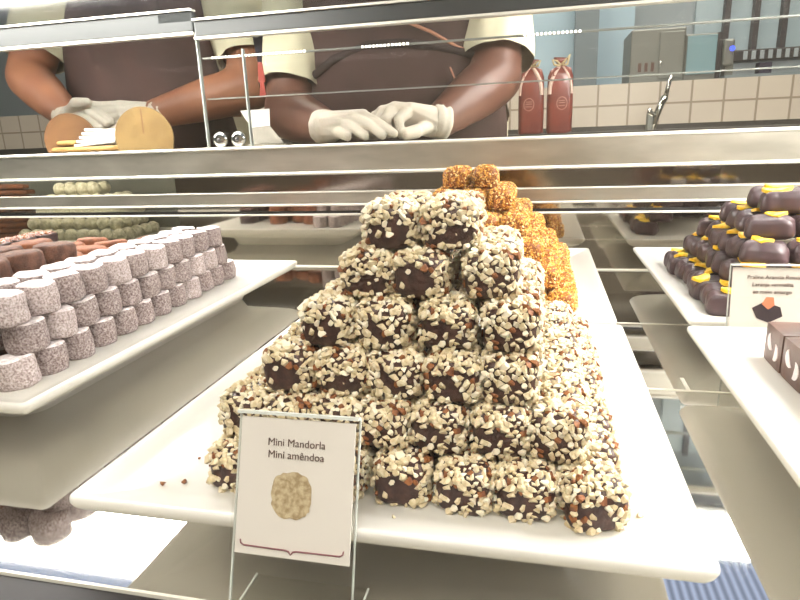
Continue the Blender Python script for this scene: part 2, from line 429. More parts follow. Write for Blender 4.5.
# guard above the counter
zc_top = Z0-.006
guard = empty('glass_guard', (0, 0, 0), 'clear glass guard with steel top rail standing on the counter', 'sneeze guard')
boxo('left_rail', XL, -.541, .932, .948, Z0+.172, Z0+.203, M['steel_rail'], guard, .003)
boxo('right_rail', -.537, XR, .928, .944, Z0+.163, Z0+.187, M['steel_rail'], guard, .003)
boxo('rail_edge', XL, -.541, .929, .946, Z0+.168, Z0+.172, M['edge'], guard)
boxo('rail_edge', -.537, XR, .925, .942, Z0+.1595, Z0+.163, M['edge'], guard)
boxo('rail_edge', -.537, XR, .925, .942, Z0+.187, Z0+.190, M['edge'], guard)
boxo('rail_edge', XL, -.541, .929, .946, Z0+.203, Z0+.206, M['edge'], guard)
boxo('glass_pane', XL, -.541, .934, .938, zc_top, Z0+.17, M['glass'], guard)
boxo('glass_pane', -.537, XR, .932, .936, zc_top, Z0+.165, M['glass'], guard)
boxo('upper_pane', XL, -.60, .936, .940, Z0+.204, Z0+.30, M['haze_glass'], guard)
boxo('upper_pane', -.60, XR, .932, .936, Z0+.188, Z0+.30, M['haze_glass'], guard)
boxo('pane_edge', -.538, -.536, .930, .938, zc_top, Z0+.168, M['guard_edge'], guard)
boxo('pane_edge', -.461, -.459, .930, .938, zc_top, Z0+.142, M['guard_edge'], guard)
boxo('shelf_edge', -.537, XR, .944, .952, Z0+.0705, Z0+.0722, M['guard_edge'], guard)
boxo('led_reflection_line', -.537, XR, .944, .952, Z0+.1325, Z0+.1348, M['guard_edge'], guard)  # reflection of an LED strip in the glass, modelled as a bar
for (a, b) in ((-.52, -.36), (-.27, -.2), (-.03, .05)):
    x = a; bm = bmesh.new()
    while x < b:
        box(bm, x, x+.0028, .9425, .944, Z0+.1322, Z0+.1350); x += .0058
    link('led_reflection_dots', tomesh(bm), M['led_reflection'], guard)  # glowing dots stand in for the reflected LED row

for x in (-.512, -.480):
    me = lathe([(0, 0), (.011, 0), (.0125, .0015), (.0125, .005), (.008, .0075), (.004, .008), (0, .008)], 24)
    cl = link('clamp', me, M['chrome'], guard, (x, .931, Z0+.0065), (R(90), 0, 0))
    link('clamp_screw', lathe([(0, .0075), (.003, .0078), (.003, .0095), (0, .0098)], 12), M['plastic'], cl)

# ------------------------------------------------------------------ plates
def rrect(w, d, r, n=6):
    P = []
    for cx, cy, a0 in ((w/2-r, d/2-r, 0), (-w/2+r, d/2-r, 90), (-w/2+r, -d/2+r, 180), (w/2-r, -d/2+r, 270)):
        for k in range(n+1):
            a = R(a0+90*k/n); P.append((cx+r*math.cos(a), cy+r*math.sin(a)))
    return P
def plate(x0, x1, y0, y1, label):
    w, d = x1-x0, y1-y0; kk = min(1, min(w, d)/.2)
    prof = [(.075, -.0082), (.04, -.0082), (.022, -.0068), (.010, -.0032), (.004, -.0006), (.0015, 0), (.0003, -.0010), (0, -.0030),
            (.0012, -.0055), (.004, -.0085), (.010, -.0125), (.026, -.0185), (.048, -.0260), (.054, -.0400), (.058, -.0400), (.060, -.035), (.08, -.035)]
    bm = bmesh.new(); rings = []
    for (i, z) in prof:
        i *= kk
        rr = max(.006-i, .002)+(.02 if i > .03 else 0)
        rings.append([bm.verts.new((px, py, z+.040)) for px, py in rrect(w-2*i, d-2*i, rr)])
    n = len(rings[0])
    for a, b in zip(rings, rings[1:]):
        for k in range(n): bm.faces.new((a[k], a[(k+1) % n], b[(k+1) % n], b[k]))
    bm.faces.new(rings[0]); bm.faces.new(rings[-1])
    bmesh.ops.recalc_face_normals(bm, faces=bm.faces)
    o = link('serving_plate', tomesh(bm, True), M['porcelain'], None, ((x0+x1)/2, (y0+y1)/2, zM))
    return tag(o, label, 'plate', 'white porcelain plates in the case')
plate(-.219, .0695, .2100, .518, 'white square porcelain plate under the almond chocolate pyramid')
plate(-.219, .067, .527, .878, 'white porcelain plate under the golden nut pyramid, behind the almond pyramid plate')
plate(-.665, -.327, .298, .772, 'long white porcelain plate under the sugar-dusted cylinders on the left')
plate(.126, .412, .537, .887, 'white porcelain plate under the dark pralines with yellow peel')
plate(.120, .406, .212, .522, 'white porcelain plate under the brown boxes with white crescents, nearest the right edge')
plate(-1.20, -.722, .928, 1.095, 'white porcelain plate of pale coated balls in the rear compartment behind the glass')
zP = zR-.0082                  # plate well

# ------------------------------------------------------------------ almond pyramid
W, D, H = .0252, .0262, .0228
bodies = [rounded(W, D, H, .0066, 9, .0013, s, 90) for s in range(3)]
for b in bodies: b.materials.append(M['choc'])
coats = []
for s in range(8):
    g = random.Random(s*5+1); bx, bz = g.uniform(-.4, .4)*W, g.uniform(.1, .45)
    def dens(f, z, p, bx=bx, bz=bz):
        if f == 't': return .9
        if f in 'fkl':
            bare = math.hypot((p.x-bx)/.011, (z-bz)/.36)
            return .10 if bare < 1 else (.92 if z > .7 else (.42 if z > .3 else .22))
        return .8
    me = chips(W, D, H, 100+s, 1900, .0020, .0042, dens, (66, 24, 10), 13, .32, .3)
    for k in ('nut', 'nut_pale', 'nut_skin'): me.materials.append(M[k])
    coats.append(me)
LAY = ['bottom', 'second', 'third', 'fourth', 'fifth', 'top']
cnt_id = 0
def almond(x, y, z, label, rz=None, rx=0):
    global cnt_id
    g = random.Random(cnt_id*13+5); cnt_id += 1
    a = (g.uniform(-.14, .14) if rz is None else rz)
    o = link('almond_chocolate', bodies[g.randrange(3)], None, None, (x, y, z), (rx, g.uniform(-.03, .03), a))
    c = link('almond_coating', coats[g.randrange(8)], None, o, (0, 0, 0), (0, 0, 0))
    tag(o, label, 'chocolate', 'almond chocolates in the central pyramid')
pyr = [  # front row x centres, front face y, rows deep
    ([-.1465, -.1205, -.094, -.0615, -.0315, -.003, .0255], .2385, 9),
    ([-.144, -.1185, -.0955, -.0695, -.0435, -.0165, .0105], .2505, 7),
    ([-.1215, -.0935, -.0655, -.0380, -.0115], .2580, 6),
    ([-.1010, -.0730, -.0440, -.0130], .2650, 4),
    ([-.0830, -.0555, -.0235], .2740, 3),
    ([-.0710, -.0435], .2800, 2)]
for L, (xs, yf, nd) in enumerate(pyr):
    z = zP + L*.0230
    n = len(xs)
    for i, x in enumerate(xs):
        for j in range(nd):
            edge = i in (0, n-1) or j == 0 or (L >= 4) or (j == nd-1 and L >= 3) or j == 1 or (j == nd-1 and L >= 2)
            if not edge: continue
            y = yf + D/2 + j*.0285
            pull = 0
            if L == 0 and i == n-1 and j == 0: y -= .004
            xx = x + rnd.uniform(-.0012, .0012); yy = y + rnd.uniform(-.0012, .0012)
            if j == 0: pos = 'front row, %s from left' % ORD[i]
            elif i == n-1: pos = 'right flank, %s from the front' % ORD[j]
            elif i == 0: pos = 'left flank, %s from the front' % ORD[j]
            else: pos = '%s row back, %s from left' % (ORD[j], ORD[i])
            almond(xx, yy, z, 'almond-coated chocolate in %s layer of central pyramid, %s' % (LAY[L], pos), rz=(.3 if (L == 0 and i == n-1 and j == 0) else None))

# crumbs on the plate
for i, (x, y, lab, s) in enumerate(((-.1850, .2385, 'reddish nut crumb on the white plate, nearest the plate corner', .0030), (-.1752, .2421, 'reddish nut crumb on the white plate, close beside the pyramid foot', .0028), (-.1807, .2660, 'small dark nut crumb lying left of the pyramid', .0018),
                          (.046, .251, 'pale nut crumb lying right of the bottom right almond chocolate', .003), (-.062, .231, 'pale nut crumb lying in front of the almond pyramid', .0025))):
    bm = bmesh.new(); g = random.Random(i)
    hull(bm, [Vector((g.gauss(0, 1), g.gauss(0, 1), g.gauss(0, 1))).normalized()*s*.6*g.uniform(.7, 1.1)+Vector((0, 0, s*.5)) for _ in range(14)])
    tag(link('nut_crumb', tomesh(bm), M['nut_skin'] if i < 3 else M['nut'], None, (x, y, zP+.0004)), lab, 'crumb', 'nut crumbs on the central plate')

# ------------------------------------------------------------------ golden pyramid
gb = [rounded(.0258, .0262, .0222, .0088, 8, .0014, s, 90) for s in range(2)]
for b in gb: b.materials.append(M['gold_body'])
gc = []
for s in range(4):
    me = chips(.0258, .0262, .0222, 300+s, 2600, .0016, .0033, lambda f, z, p: 1, (55, 22, 23), 7, .25, .4)
    for k in ('gold_a', 'gold_b', 'gold_c'): me.materials.append(M[k])
    gc.append(me)
gp = [(.022, .560, 10, 7), (.006, .572, 9, 6), (-.009, .588, 8, 5), (-.026, .605, 6, 4), (-.043, .636, 4, 3), (-.060, .648, 2, 2)]
gi = 0
for L, (xr, yf, nd, nc) in enumerate(gp):
    for i in range(nc):
        for j in range(nd):
            if 0 < i < nc-1 and 0 < j < nd-1 and L < 4 and not (j == 1): continue
            if i == nc-1 and j > 4: continue
            g = random.Random(900+gi); gi += 1
            o = link('golden_nut_chocolate', gb[g.randrange(2)], None, None, (xr-i*.0290+g.uniform(-.0018, .0018), yf+.0135+j*.0285+g.uniform(-.001, .001), zP+L*.0224), (0, 0, g.uniform(-.3, .3)))
            link('nut_grain_coating', gc[g.randrange(4)], None, o)
            pos = '%s from right, %s from front' % (ORD[i], ORD[j]) if i else 'right flank, %s from the front' % ORD[j]
            tag(o, 'golden nut-coated chocolate in %s layer of rear pyramid, %s' % (LAY[L], pos), 'chocolate', 'golden chocolates in the rear pyramid')

# ------------------------------------------------------------------ sugar dusted cylinders
cyls = []
for s in range(4):
    r, h = .0150, .0232
    me = lathe([(0, 0), (r*.85, 0), (r*.97, .0012), (r, .004), (r*.99, h*.5), (r*.97, h-.004), (r*.93, h-.0012), (r*.82, h), (r*.5, h-.0003), (0, h-.0004)], 28, .0012, s)
    me.materials.append(M['dusted'] if s != 2 else M['dusted_mid']); me.materials.append(M['dusted_heavy']); cyls.append(me)
    for p in me.polygons:
        if p.center.z > h*.93 and p.normal.z > .35: p.material_index = 1
ci = 0
for L in range(3):
    for row in range(2 if L == 2 else 2):
        for j in range(12 - (1 if L else 0)):
            g = random.Random(2000+ci); ci += 1
            x = -.3755-row*.0315 - L*.001 + g.uniform(-.0015, .0015) - .002*j
            y = .342 + j*.0318 + (L % 2)*.0158 + (.004 if L == 2 else 0) + g.uniform(-.0015, .0015)
            if L < 2 and row == 1 and 0 < j < 10: continue
            o = link('dusted_chocolate', cyls[g.choice((0, 0, 1, 2, 3))], None, None, (x, y, zP+L*.0236), (g.uniform(-.04, .04), g.uniform(-.04, .04), g.uniform(0, 6)))
            tag(o, 'grey sugar-dusted chocolate cylinder, %s layer, %s row, %s from the front' % (('bottom', 'middle', 'top')[L], ('right', 'inner')[row], ORD[j]), 'chocolate', 'sugar-dusted cylinders on the left plate')

# cocoa dusted rounds behind them
cz = []
for s in range(4):
    r, h = .0192, .0200
    me = lathe([(0, 0), (r*.9, 0), (r*.99, .002), (r, .006), (r*.98, h*.6), (r*.97, h-.003), (r*.9, h-.0008), (r*.8, h), (0, h-.0004)], 24, .0012, 20+s)
    me.materials.append(M['cocoa'] if s < 2 else M['cocoa_orange']); cz.append(me)
k = 0
for row in range(3):
    for j in range(8):
        g = random.Random(5000+row*20+j)
        y = .362 + j*.0405 + row*.016
        nl = 4 if (y < .50+row*.03 and row < 2) else 3
        if y > .66: continue
        dx_, dy_ = g.uniform(-.002, .002), g.uniform(-.003, .003)
        for L in range(nl):
            if row == 1 and L < nl-2 and 0 < j < 6: continue
            q = (2 if y > .49 else 0) + g.randrange(2)
            o = link('cocoa_chocolate', cz[q], None, None, (-.449-row*.0405-.002*j + dx_, y + dy_, zP+L*.0205), (g.uniform(-.06, .06), g.uniform(-.06, .06), g.uniform(0, 6)))
            tag(o, '%s cocoa-dusted round chocolate, %s layer, %s row behind the grey cylinders, %s from front' % (('dark brown', 'reddish brown')[q > 1], LAY[L], ORD[row], ORD[j]), 'chocolate', 'cocoa-dusted chocolates on the left plate')
# dark nut-topped squares
db = rounded(.030, .030, .016, .002, 6, .0006, 3); db.materials.append(M['dark'])
dc = chips(.030, .030, .016, 77, 900, .0024, .0042, lambda f, z, p: 1 if f == 't' else 0, (70, 30), 8)
dc.materials.append(M['pinknut']); dc.materials.append(M['nut_skin'])
for i, (x, y) in enumerate(((-.615, .60), (-.615, .634), (-.615, .566), (-.615, .532))):
    for L in range(4):
        o = link('nut_topped_chocolate', db, None, None, (x, y, zP+L*.0172), (0, 0, rnd.uniform(-.1, .1)))
        link('nut_topping', dc, None, o)
        tag(o, 'dark square chocolate with pink nut topping, %s of its stack, stack %s from the back' % (('bottom', 'second', 'third', 'topmost')[L], ORD[{1: 0, 0: 1, 2: 2, 3: 3}[i]]), 'chocolate', 'nut-topped squares at the far left')

# pale coated balls and sticks in the rear compartment
tb = []
for s in range(3):
    bm = bmesh.new(); bmesh.ops.create_icosphere(bm, subdivisions=4, radius=.0125)
    for v in bm.verts: v.co += v.co.normalized()*noise.noise(v.co*330+Vector((s*5, 0, 0)))*.0011; v.co.z += .0125
    me = tomesh(bm, True); me.materials.append(M['coconut']); tb.append(me)
k = 0
for L, (ni, nj) in enumerate(((9, 5), (8, 4), (7, 4), (6, 3), (4, 2))):
    for i in range(ni):
        for j in range(nj):
            if i > 0 and j > 0 and L < 4: continue
            o = link('coated_ball', tb[k % 3], None, None, (-.752-L*.0128-i*.0255-(.026 if L == 4 else 0), .956+L*.0125+j*.0255, zP+L*.0205+.0003), (0, 0, k*1.3)); k += 1
            tag(o, 'pale coated chocolate ball behind rear glass, %s layer, %s from right, %s row back' % (LAY[L], ORD[i], ORD[j]), 'chocolate', 'pale coated balls behind the rear glass')
st = rounded(.17, .011, .0105, .004, 4, .0008, 2); st.materials.append(M['cocoa_orange'])
for L in range(10):
    for j in range(2):
        o = link('chocolate_stick', st, None, None, (-1.068+.003*(L % 3), 1.00+j*.013-.002*(L % 2), zP+L*.0107), (0, 0, rnd.uniform(-.04, .04)))
        tag(o, 'thin brown chocolate stick behind rear glass at far left, %s layer, %s' % (ORD[L], ('front', 'back')[j]), 'chocolate', 'chocolate sticks behind the rear glass')

# ------------------------------------------------------------------ orange pralines
def pral(w, d, h, seed):
    def warp(p):
        t = (p.z/h+.5)
        s = 1.06 - .30*max(0, t-.25)**1.5
        ridge = 1+.05*math.sin(p.y/d*14+seed)*max(0, t-.2)
        q = Vector((p.x*s*ridge, p.y*s*(1+.03*math.sin(p.x/w*9+seed*2)), p.z + .0012*math.sin(p.y/d*11+seed)*(t > .5)))
        return q
    me = rounded(w, d, h, min(w, d, h)*.3, 11, .0012, seed, 70, warp); me.materials.append(M['praline']); return me
pr = [pral(.034, .027, .0215, s) for s in range(4)]
def peel(seed):
    g = random.Random(seed); bm = bmesh.new(); n = 10; top = []; bot = []
    for k in range(n):
        a = 6.283*k/n; r = g.uniform(.8, 1.15)
        x, y = math.cos(a)*.0095*r, math.sin(a)*.0066*r
        zz = .0012*math.sin(a*2+seed)
        top.append(bm.verts.new((x, y, zz+.0026))); bot.append(bm.verts.new((x*1.05, y*1.05, zz-.0004)))
    c = bm.verts.new((0, 0, .0034)); c2 = bm.verts.new((0, 0, -.0005))
    for k in range(n):
        k2 = (k+1) % n
        bm.faces.new((top[k], top[k2], c)); bm.faces.new((bot[k2], bot[k], c2)); bm.faces.new((top[k], bot[k], bot[k2], top[k2]))
    me = tomesh(bm, False); me.materials.append(M['peel']); return me
pe = [peel(s) for s in range(4)]
k = 0
og = [(.170, .573, 8, 5, .0285, .0365), (.190, .590, 7, 5, .0295, .0375), (.203, .602, 6, 4, .032, .039), (.214, .625, 4, 3, .034, .04), (.232, .65, 2, 2, .036, .042)]
for L, (x0, y0, nj, ni, dy, dx) in enumerate(og):
    for i in range(ni):
        for j in range(nj):
            if L < 3 and i > 0 and j > 0: continue
            g = random.Random(6000+k); k += 1
            s = 1+.05*L
            o = link('peel_topped_praline', pr[g.randrange(4)], None, None, (x0+i*dx+g.uniform(-.003, .003), y0+.013+j*dy+g.uniform(-.0025, .0025), zP+L*.0208), (g.uniform(-.05, .05), g.uniform(-.08, .08), g.uniform(-.35, .35)))
            o.scale = (s, s, 1)
            link('orange_peel', pe[g.randrange(4)], None, o, (g.uniform(-.009, .005), g.uniform(-.004, .002), .0212), (g.uniform(-.1, .1), g.uniform(-.1, .1), g.uniform(-.5, .9)))
            tag(o, 'dark praline with yellow peel, %s layer, %s from left, %s from the front' % (LAY[L], ORD[i], ORD[j]), 'chocolate', 'peel-topped pralines on the right plate')

# ------------------------------------------------------------------ brown boxes with crescents
bb = rounded(.0335, .0335, .0285, .0012, 5); bb.materials.append(M['gianduja'])
for p in bb.polygons: p.use_smooth = False
def crescent():
    bm = bmesh.new(); n = 14; o1 = []; o2 = []
    for k in range(n+1):
        a = R(-100+200*k/n)
        o1.append((.0062*math.cos(a), .0062*math.sin(a)))
        a2 = R(-82+164*k/n); o2.append((.0062*math.cos(a)*.15-.0008, .0062*math.sin(a)))
    f1 = [bm.verts.new((x, -.0004, z)) for x, z in o1]; f2 = [bm.verts.new((x, -.0004, z)) for x, z in o2]
    b1 = [bm.verts.new((x, .0004, z)) for x, z in o1]; b2 = [bm.verts.new((x, .0004, z)) for x, z in o2]
    for k in range(n):
        bm.faces.new((f1[k], f1[k+1], f2[k+1], f2[k])); bm.faces.new((b1[k], b2[k], b2[k+1], b1[k+1]))
        bm.faces.new((f1[k], b1[k], b1[k+1], f1[k+1])); bm.faces.new((f2[k], f2[k+1], b2[k+1], b2[k]))
    bmesh.ops.remove_doubles(bm, verts=bm.verts, dist=1e-5); bmesh.ops.recalc_face_normals(bm, faces=bm.faces)
    me = tomesh(bm); me.materials.append(M['sugarwhite']); return me
cr = crescent()
for L, (x0, y0, nj, ni) in enumerate(((.180, .300, 5, 3), (.203, .318, 4, 2), (.220, .338, 3, 2))):
    for i in range(ni):
        for j in range(nj):
            if i > 0 and 0 < j < nj-1: continue
            o = link('crescent_chocolate', bb, None, None, (x0+i*.035, y0+.017+j*.0345, zP+L*.0287), (0, 0, rnd.uniform(-.04, .04)))
            for (lx, lz, rr) in ((-.006, .012, .2), (.0035, .017, 2.6)):
                link('icing_crescent', cr, None, o, (-.0169, lx, lz), (0, rr, R(-90)))
            link('icing_crescent', cr, None, o, (.003, -.0169, .014), (0, .5, 0))
            tag(o, 'glossy brown box chocolate with white crescents, %s layer, %s from left, %s from front' % (LAY[L], ORD[i], ORD[j]), 'chocolate', 'crescent chocolates on the right plate')

# ------------------------------------------------------------------ cards in acrylic holders
def sign(x, y, z, w, h, lean, lines, tsize, pic, label, hlabel, foot, drop, picmat):
    root = link('name_card', None, None, None, (x, y, z), (-lean, 0, 0)); tag(root, label, 'sign')
    bm = bmesh.new(); box(bm, -w/2, w/2, 0, .0008, 0, h)
    link('card', tomesh(bm), M['paper'], root)
    for (t, v) in lines:
        link('lettering', text_mesh(t, tsize), M['ink'], root, (0, -.0003, h*(1-v)))
    px, pv, kind = pic
    if kind == 'nut':
        bm = bmesh.new(); g = random.Random(3); n = 36
        vs = [bm.verts.new((px+.0093*(1+.05*g.uniform(-1, 1))*math.copysign(abs(math.cos(a))**.75, math.cos(a)), -.0003, h*(1-pv)+.0098*(1+.05*g.uniform(-1, 1))*math.copysign(abs(math.sin(a))**.75, math.sin(a)))) for a in (6.283*k/n for k in range(n))]
        bm.faces.new(vs[::-1]); link('printed_picture', tomesh(bm), picmat, root)
        for sgn in (1,):
            pts = [(-.45, .10), (-.445, .075), (-.42, .062), (-.05, .058), (-.02, .052), (0, .03), (.02, .052), (.05, .058), (.42, .062), (.445, .075), (.45, .10)]
            link('printed_bracket', (lambda b: (tube(b, [(a*w, -.0003, c*h) for a, c in pts], .00035, 6), tomesh(b))[1])(bmesh.new()), M['ink_red'], root)
    else:
        def poly(P, mm, yy):
            b = bmesh.new(); b.faces.new([b.verts.new((px+a, yy, h*(1-pv)+c)) for a, c in P][::-1]); link('printed_picture', tomesh(b), mm, root)
        poly([(-.011, .0005), (-.002, .006), (.010, .0015), (.012, -.006), (.002, -.0115), (-.007, -.008)], picmat, -.0003)
        poly([(-.004, .004), (-.001, .0098), (.0045, .0095), (.0055, .003), (.001, -.0005)], M['picorange'], -.0005)
    hold = link('card_holder', None, None, None, (x, y, z)); tag(hold, hlabel, 'card holder')
    s, c = math.sin(lean), math.cos(lean); t = drop/c
    for nm, yo in (('front_sheet', -.0020), ('back_sheet', .0014)):
        b = bmesh.new(); box(b, -w/2-.0015, w/2+.0015, yo, yo+.0012, -t if nm == 'back_sheet' else 0, h+.0015)
        o = link(nm, tomesh(b), M['acrylic'], hold, (0, 0, 0), (-lean, 0, 0))
    b = bmesh.new(); box(b, -w/2-.0015, w/2+.0015, -.002, .0026, h+.0015, h+.0027)
    link('folded_top', tomesh(b), M['glass_edge'], hold, (0, 0, 0), (-lean, 0, 0))
    for sx in (-1, 1):
        b = bmesh.new(); box(b, sx*(w/2+.0015)-.0004, sx*(w/2+.0015)+.0004, .0014, .0026, -t, h+.0015)
        link('polished_edge', tomesh(b), M['glass_edge'], hold, (0, 0, 0), (-lean, 0, 0))
    yb = -t*s
    b = bmesh.new(); box(b, -w/2-.0015, w/2+.0015, yb, yb+foot, -drop, -drop+.0012); link('foot', tomesh(b), M['acrylic'], hold)
    for sx in (-1, 1):
        b = bmesh.new(); box(b, sx*(w/2+.0015)-.0004, sx*(w/2+.0015)+.0004, yb, yb+foot, -drop, -drop+.0015); link('polished_edge', tomesh(b), M['glass_edge'], hold)
M['picnut'] = mat('printed_nut', (168, 146, 110), .8, c2=(208, 190, 156), scale=420, detail=6)
M['picdark'] = mat('printed_praline', (58, 48, 54), .8)
M['picorange'] = mat('printed_orange', (226, 140, 104), .8)
sign(-.1008, .2030, Z0-.1722, .0525, .0588, R(20), [('Mini Mandorla', .175), ('Mini am\u00eandoa', .265)], .0046, (-.001, .55, 'nut'),
     'small white card reading Mini Mandorla in front of the almond pyramid', 'clear acrylic holder of the Mini Mandorla card', .03, .0285, M['picnut'])
sign(.184, .5255, Z0-.1615, .060, .0495, R(6), [('Praline Arancia Rossa', .16), ('Laranja vermelha', .28), ('ao meio amargo', .40)], .0044, (-.003, .68, 'orange'),
     'small white card reading Praline Arancia Rossa before the peel-topped pralines', 'clear acrylic holder of the Praline Arancia Rossa card', .012, .0373, M['picdark'])

# ------------------------------------------------------------------ people
def person(dx, dy, armL, armR, skin, gloveL, gloveR, label, bib, sleeveL, sleeveR):
    root = empty('person', (dx, dy, 0), label, 'person')
    def loc(p): return (p[0]-dx, p[1]-dy, p[2]+Z0)
    shL, shR = loc(armL[0]), loc(armR[0])
    z = Z0
    # whole body, one skin
    caps = [((-.09, 0, z-.10), (.10, .10, .10), (.09, 0, z-.10), (.10, .10, .10)),
            ((-.08, 0, z-.10), (.10, .10, .1), (-.10, -.02, z+.2), (.10, .105, .1)), ((.08, 0, z-.10), (.10, .10, .1), (.10, -.02, z+.2), (.10, .105, .1)),
            ((-.10, -.02, z+.2), (.10, .105, .1), (.10, -.02, z+.2), (.10, .105, .1)),
            ((-.10, -.02, z+.2), .10, (-.14, 0, z+.36), .075), ((.10, -.02, z+.2), .10, (.14, 0, z+.36), .075),
            ((-.14, 0, z+.36), .075, (.14, 0, z+.36), .075), ((0, 0, z+.36), .075, (0, -.01, z+.47), .055),
            ((0, -.02, z+.60), (.076, .095, .105), (0, -.05, z+.53), (.055, .06, .05)), ((0, -.01, z+.45), .054, (0, -.02, z+.55), .058),
            ((0, -.108, z+.59), .010, (0, -.126, z+.565), .014), ((-.078, -.015, z+.575), .014, (-.08, -.01, z+.60), .018), ((.078, -.015, z+.575), .014, (.08, -.01, z+.60), .018),
            ((-.025, -.098, z+.527), .011, (.025, -.098, z+.527), .011)]
    for s in (-1, 1):
        caps += [((s*.095, 0, z-.12), .10, (s*.10, .0, z-.52), .065), ((s*.10, 0, z-.52), .062, (s*.10, .02, z-.92), .042), ((s*.10, .02, z-.93), .045, (s*.105, -.12, z-.96), .036)]
    for arm in (armL, armR):
        S, E_, Wr = [loc(p) for p in arm]
        caps += [(S, .062, E_, .047), (E_, .049, tuple(E_[i]*.62+Wr[i]*.38 for i in range(3)), .046), (tuple(E_[i]*.62+Wr[i]*.38 for i in range(3)), .046, Wr, .030)]
    blob('body', caps, .011, skin, root, 4)
    # shirt
    sc_ = [((-.09, 0, z-.12), (.112, .112, .10), (-.10, -.02, z+.2), (.115, .118, .1)), ((.09, 0, z-.12), (.112, .112, .10), (.10, -.02, z+.2), (.115, .118, .1)),
           ((-.09, 0, z-.12), (.112, .112, .10), (.09, 0, z-.12), (.112, .112, .1)), ((-.10, -.02, z+.2), (.115, .118, .1), (.10, -.02, z+.2), (.115, .118, .1)),
           ((-.10, -.02, z+.2), .114, (-.15, 0, z+.365), .086), ((.10, -.02, z+.2), .114, (.15, 0, z+.365), .086), ((-.15, 0, z+.365), .086, (.15, 0, z+.365), .086), ((0, 0, z+.40), .068, (0, -.005, z+.44), .066)]
    cuts = []
    for arm, t in ((armL, sleeveL), (armR, sleeveR)):
        S, E_, Wr = [loc(p) for p in arm]
        q = tuple(S[i]+(E_[i]-S[i])*t for i in range(3))
        far = tuple(S[i]+(E_[i]-S[i])*(t+.2) for i in range(3))
        sc_ += [(S, .082, far, .062)]; cuts.append((q, tuple(E_[i]-S[i] for i in range(3))))
    sh_ = blob('shirt', sc_, .009, M['shirt'], root, 4, .5, .007, cuts)
    for arm, t in ((armL, sleeveL), (armR, sleeveR)):
        pass
    # apron: curved bib and skirt with thickness
    bm = bmesh.new(); NU, NV = 22, 26; g0 = []
    for layer in (0, .004):
        grid = []
        for v in range(NV+1):
            tz = v/NV; zz = z-.55 + tz*.93
            half = R(62) if tz < .62 else R(62-22*(tz-.62)/.38)
            row = []
            for u in range(NU+1):
                a = -half+2*half*u/NU
                bulge = .02*math.exp(-((zz-z-.06)/.10)**2)
                rx, ry = .232+layer, .140+layer+bulge
                fold = .0045*math.sin(a*9+tz*5)*(1-tz*.4)
                cy = -.002 - .02*max(0, min(1, (zz-z+.1)/.3))
                if zz > z+.24: ry -= (zz-z-.24)*.35
                row.append(bm.verts.new((math.sin(a)*(rx+fold), cy-math.cos(a)*(ry+fold), zz)))
            grid.append(row)
        g0.append(grid)
    for gi_, grid in enumerate(g0):
        for v in range(NV):
            for u in range(NU):
                q = (grid[v][u], grid[v][u+1], grid[v+1][u+1], grid[v+1][u]); bm.faces.new(q if gi_ else q[::-1])
    A, B = g0
    for v in range(NV):
        bm.faces.new((A[v][0], B[v][0], B[v+1][0], A[v+1][0])); bm.faces.new((A[v][NU], A[v+1][NU], B[v+1][NU], B[v][NU]))
    for u in range(NU):
        bm.faces.new((A[0][u], A[0][u+1], B[0][u+1], B[0][u])); bm.faces.new((A[NV][u], B[NV][u], B[NV][u+1], A[NV][u+1]))
    bmesh.ops.recalc_face_normals(bm, faces=bm.faces)
    ap = link('apron', tomesh(bm, True), M['apron'], root)
    if bib:
        pts = [(math.sin(a)*.236, -.024-math.cos(a)*.150, z+zz) for a, zz in ((.15, .195), (.35, .175), (.55, .150), (.75, .135))]
        tubeo('apron_cord', pts, .003, M['apron_tie'], ap, 8)
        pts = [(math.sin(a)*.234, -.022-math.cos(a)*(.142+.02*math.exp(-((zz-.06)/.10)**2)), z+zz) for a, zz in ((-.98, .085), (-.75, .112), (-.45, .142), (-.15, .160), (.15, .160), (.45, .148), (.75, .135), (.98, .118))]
        tubeo('apron_fold_shade', pts, .0075, M['apron_fold_shade'], ap, 8)  # dark tube stands in for the shade under the chest
        pts = [(math.sin(a)*.238, -.022-math.cos(a)*.168, z+zz) for a, zz in ((.50, .115), (.55, .09), (.60, .065), (.66, .045))]
        tubeo('apron_cord', pts, .0016, M['apron_tie'], ap, 8)
    # trousers, hair, eyes
    tr = []
    for s in (-1, 1):
        tr += [((s*.09, 0, z-.14), .113, (s*.10, 0, z-.52), .08), ((s*.10, 0, z-.52), .08, (s*.10, .02, z-.88), .062)]
    blob('trousers', tr, .014, M['trouser'], root, 4)
    blob('hair', [((0, .012, z+.635), (.082, .096, .085), (0, .03, z+.58), (.080, .075, .07))], .010, M['hair'], root, 4)
    for s in (-1, 1):
        bm = bmesh.new(); bmesh.ops.create_uvsphere(bm, u_segments=14, v_segments=10, radius=.012)
        e = link('eye', tomesh(bm, True), M['eye'], root, (s*.030, -.098, z+.602))
        bm = bmesh.new(); bmesh.ops.create_uvsphere(bm, u_segments=10, v_segments=8, radius=.006)
        link('iris', tomesh(bm, True), M['hair'], e, (0, -.0078, 0))
    for gl in (gloveL, gloveR):
        caps = [tuple(loc(c) if isinstance(c, tuple) and len(c) == 3 and k in (0, 2) else c for k, c in enumerate(cc)) for cc in gl['caps']]
        go = blob('glove', caps, .0016, M['glove'], root, 3, .45)
        c0 = Vector(loc(gl['cuff'][0])); ax = (Vector(loc(gl['cuff'][1]))-c0).normalized(); r = gl['cuff'][2]
        bm = bmesh.new(); a = ax.cross(Vector((0, 0, 1))).normalized(); b = ax.cross(a)
        ring = [c0+(a*math.cos(t)+b*math.sin(t))*r for t in (6.2832*k/24 for k in range(24))]
        for k in range(24):
            pass
        prof = [(-.006, .86), (-.008, .98), (-.0055, 1.06), (-.001, 1.04), (.003, .96), (.006, 1.0), (.009, .97), (.013, .93), (.017, .84)]
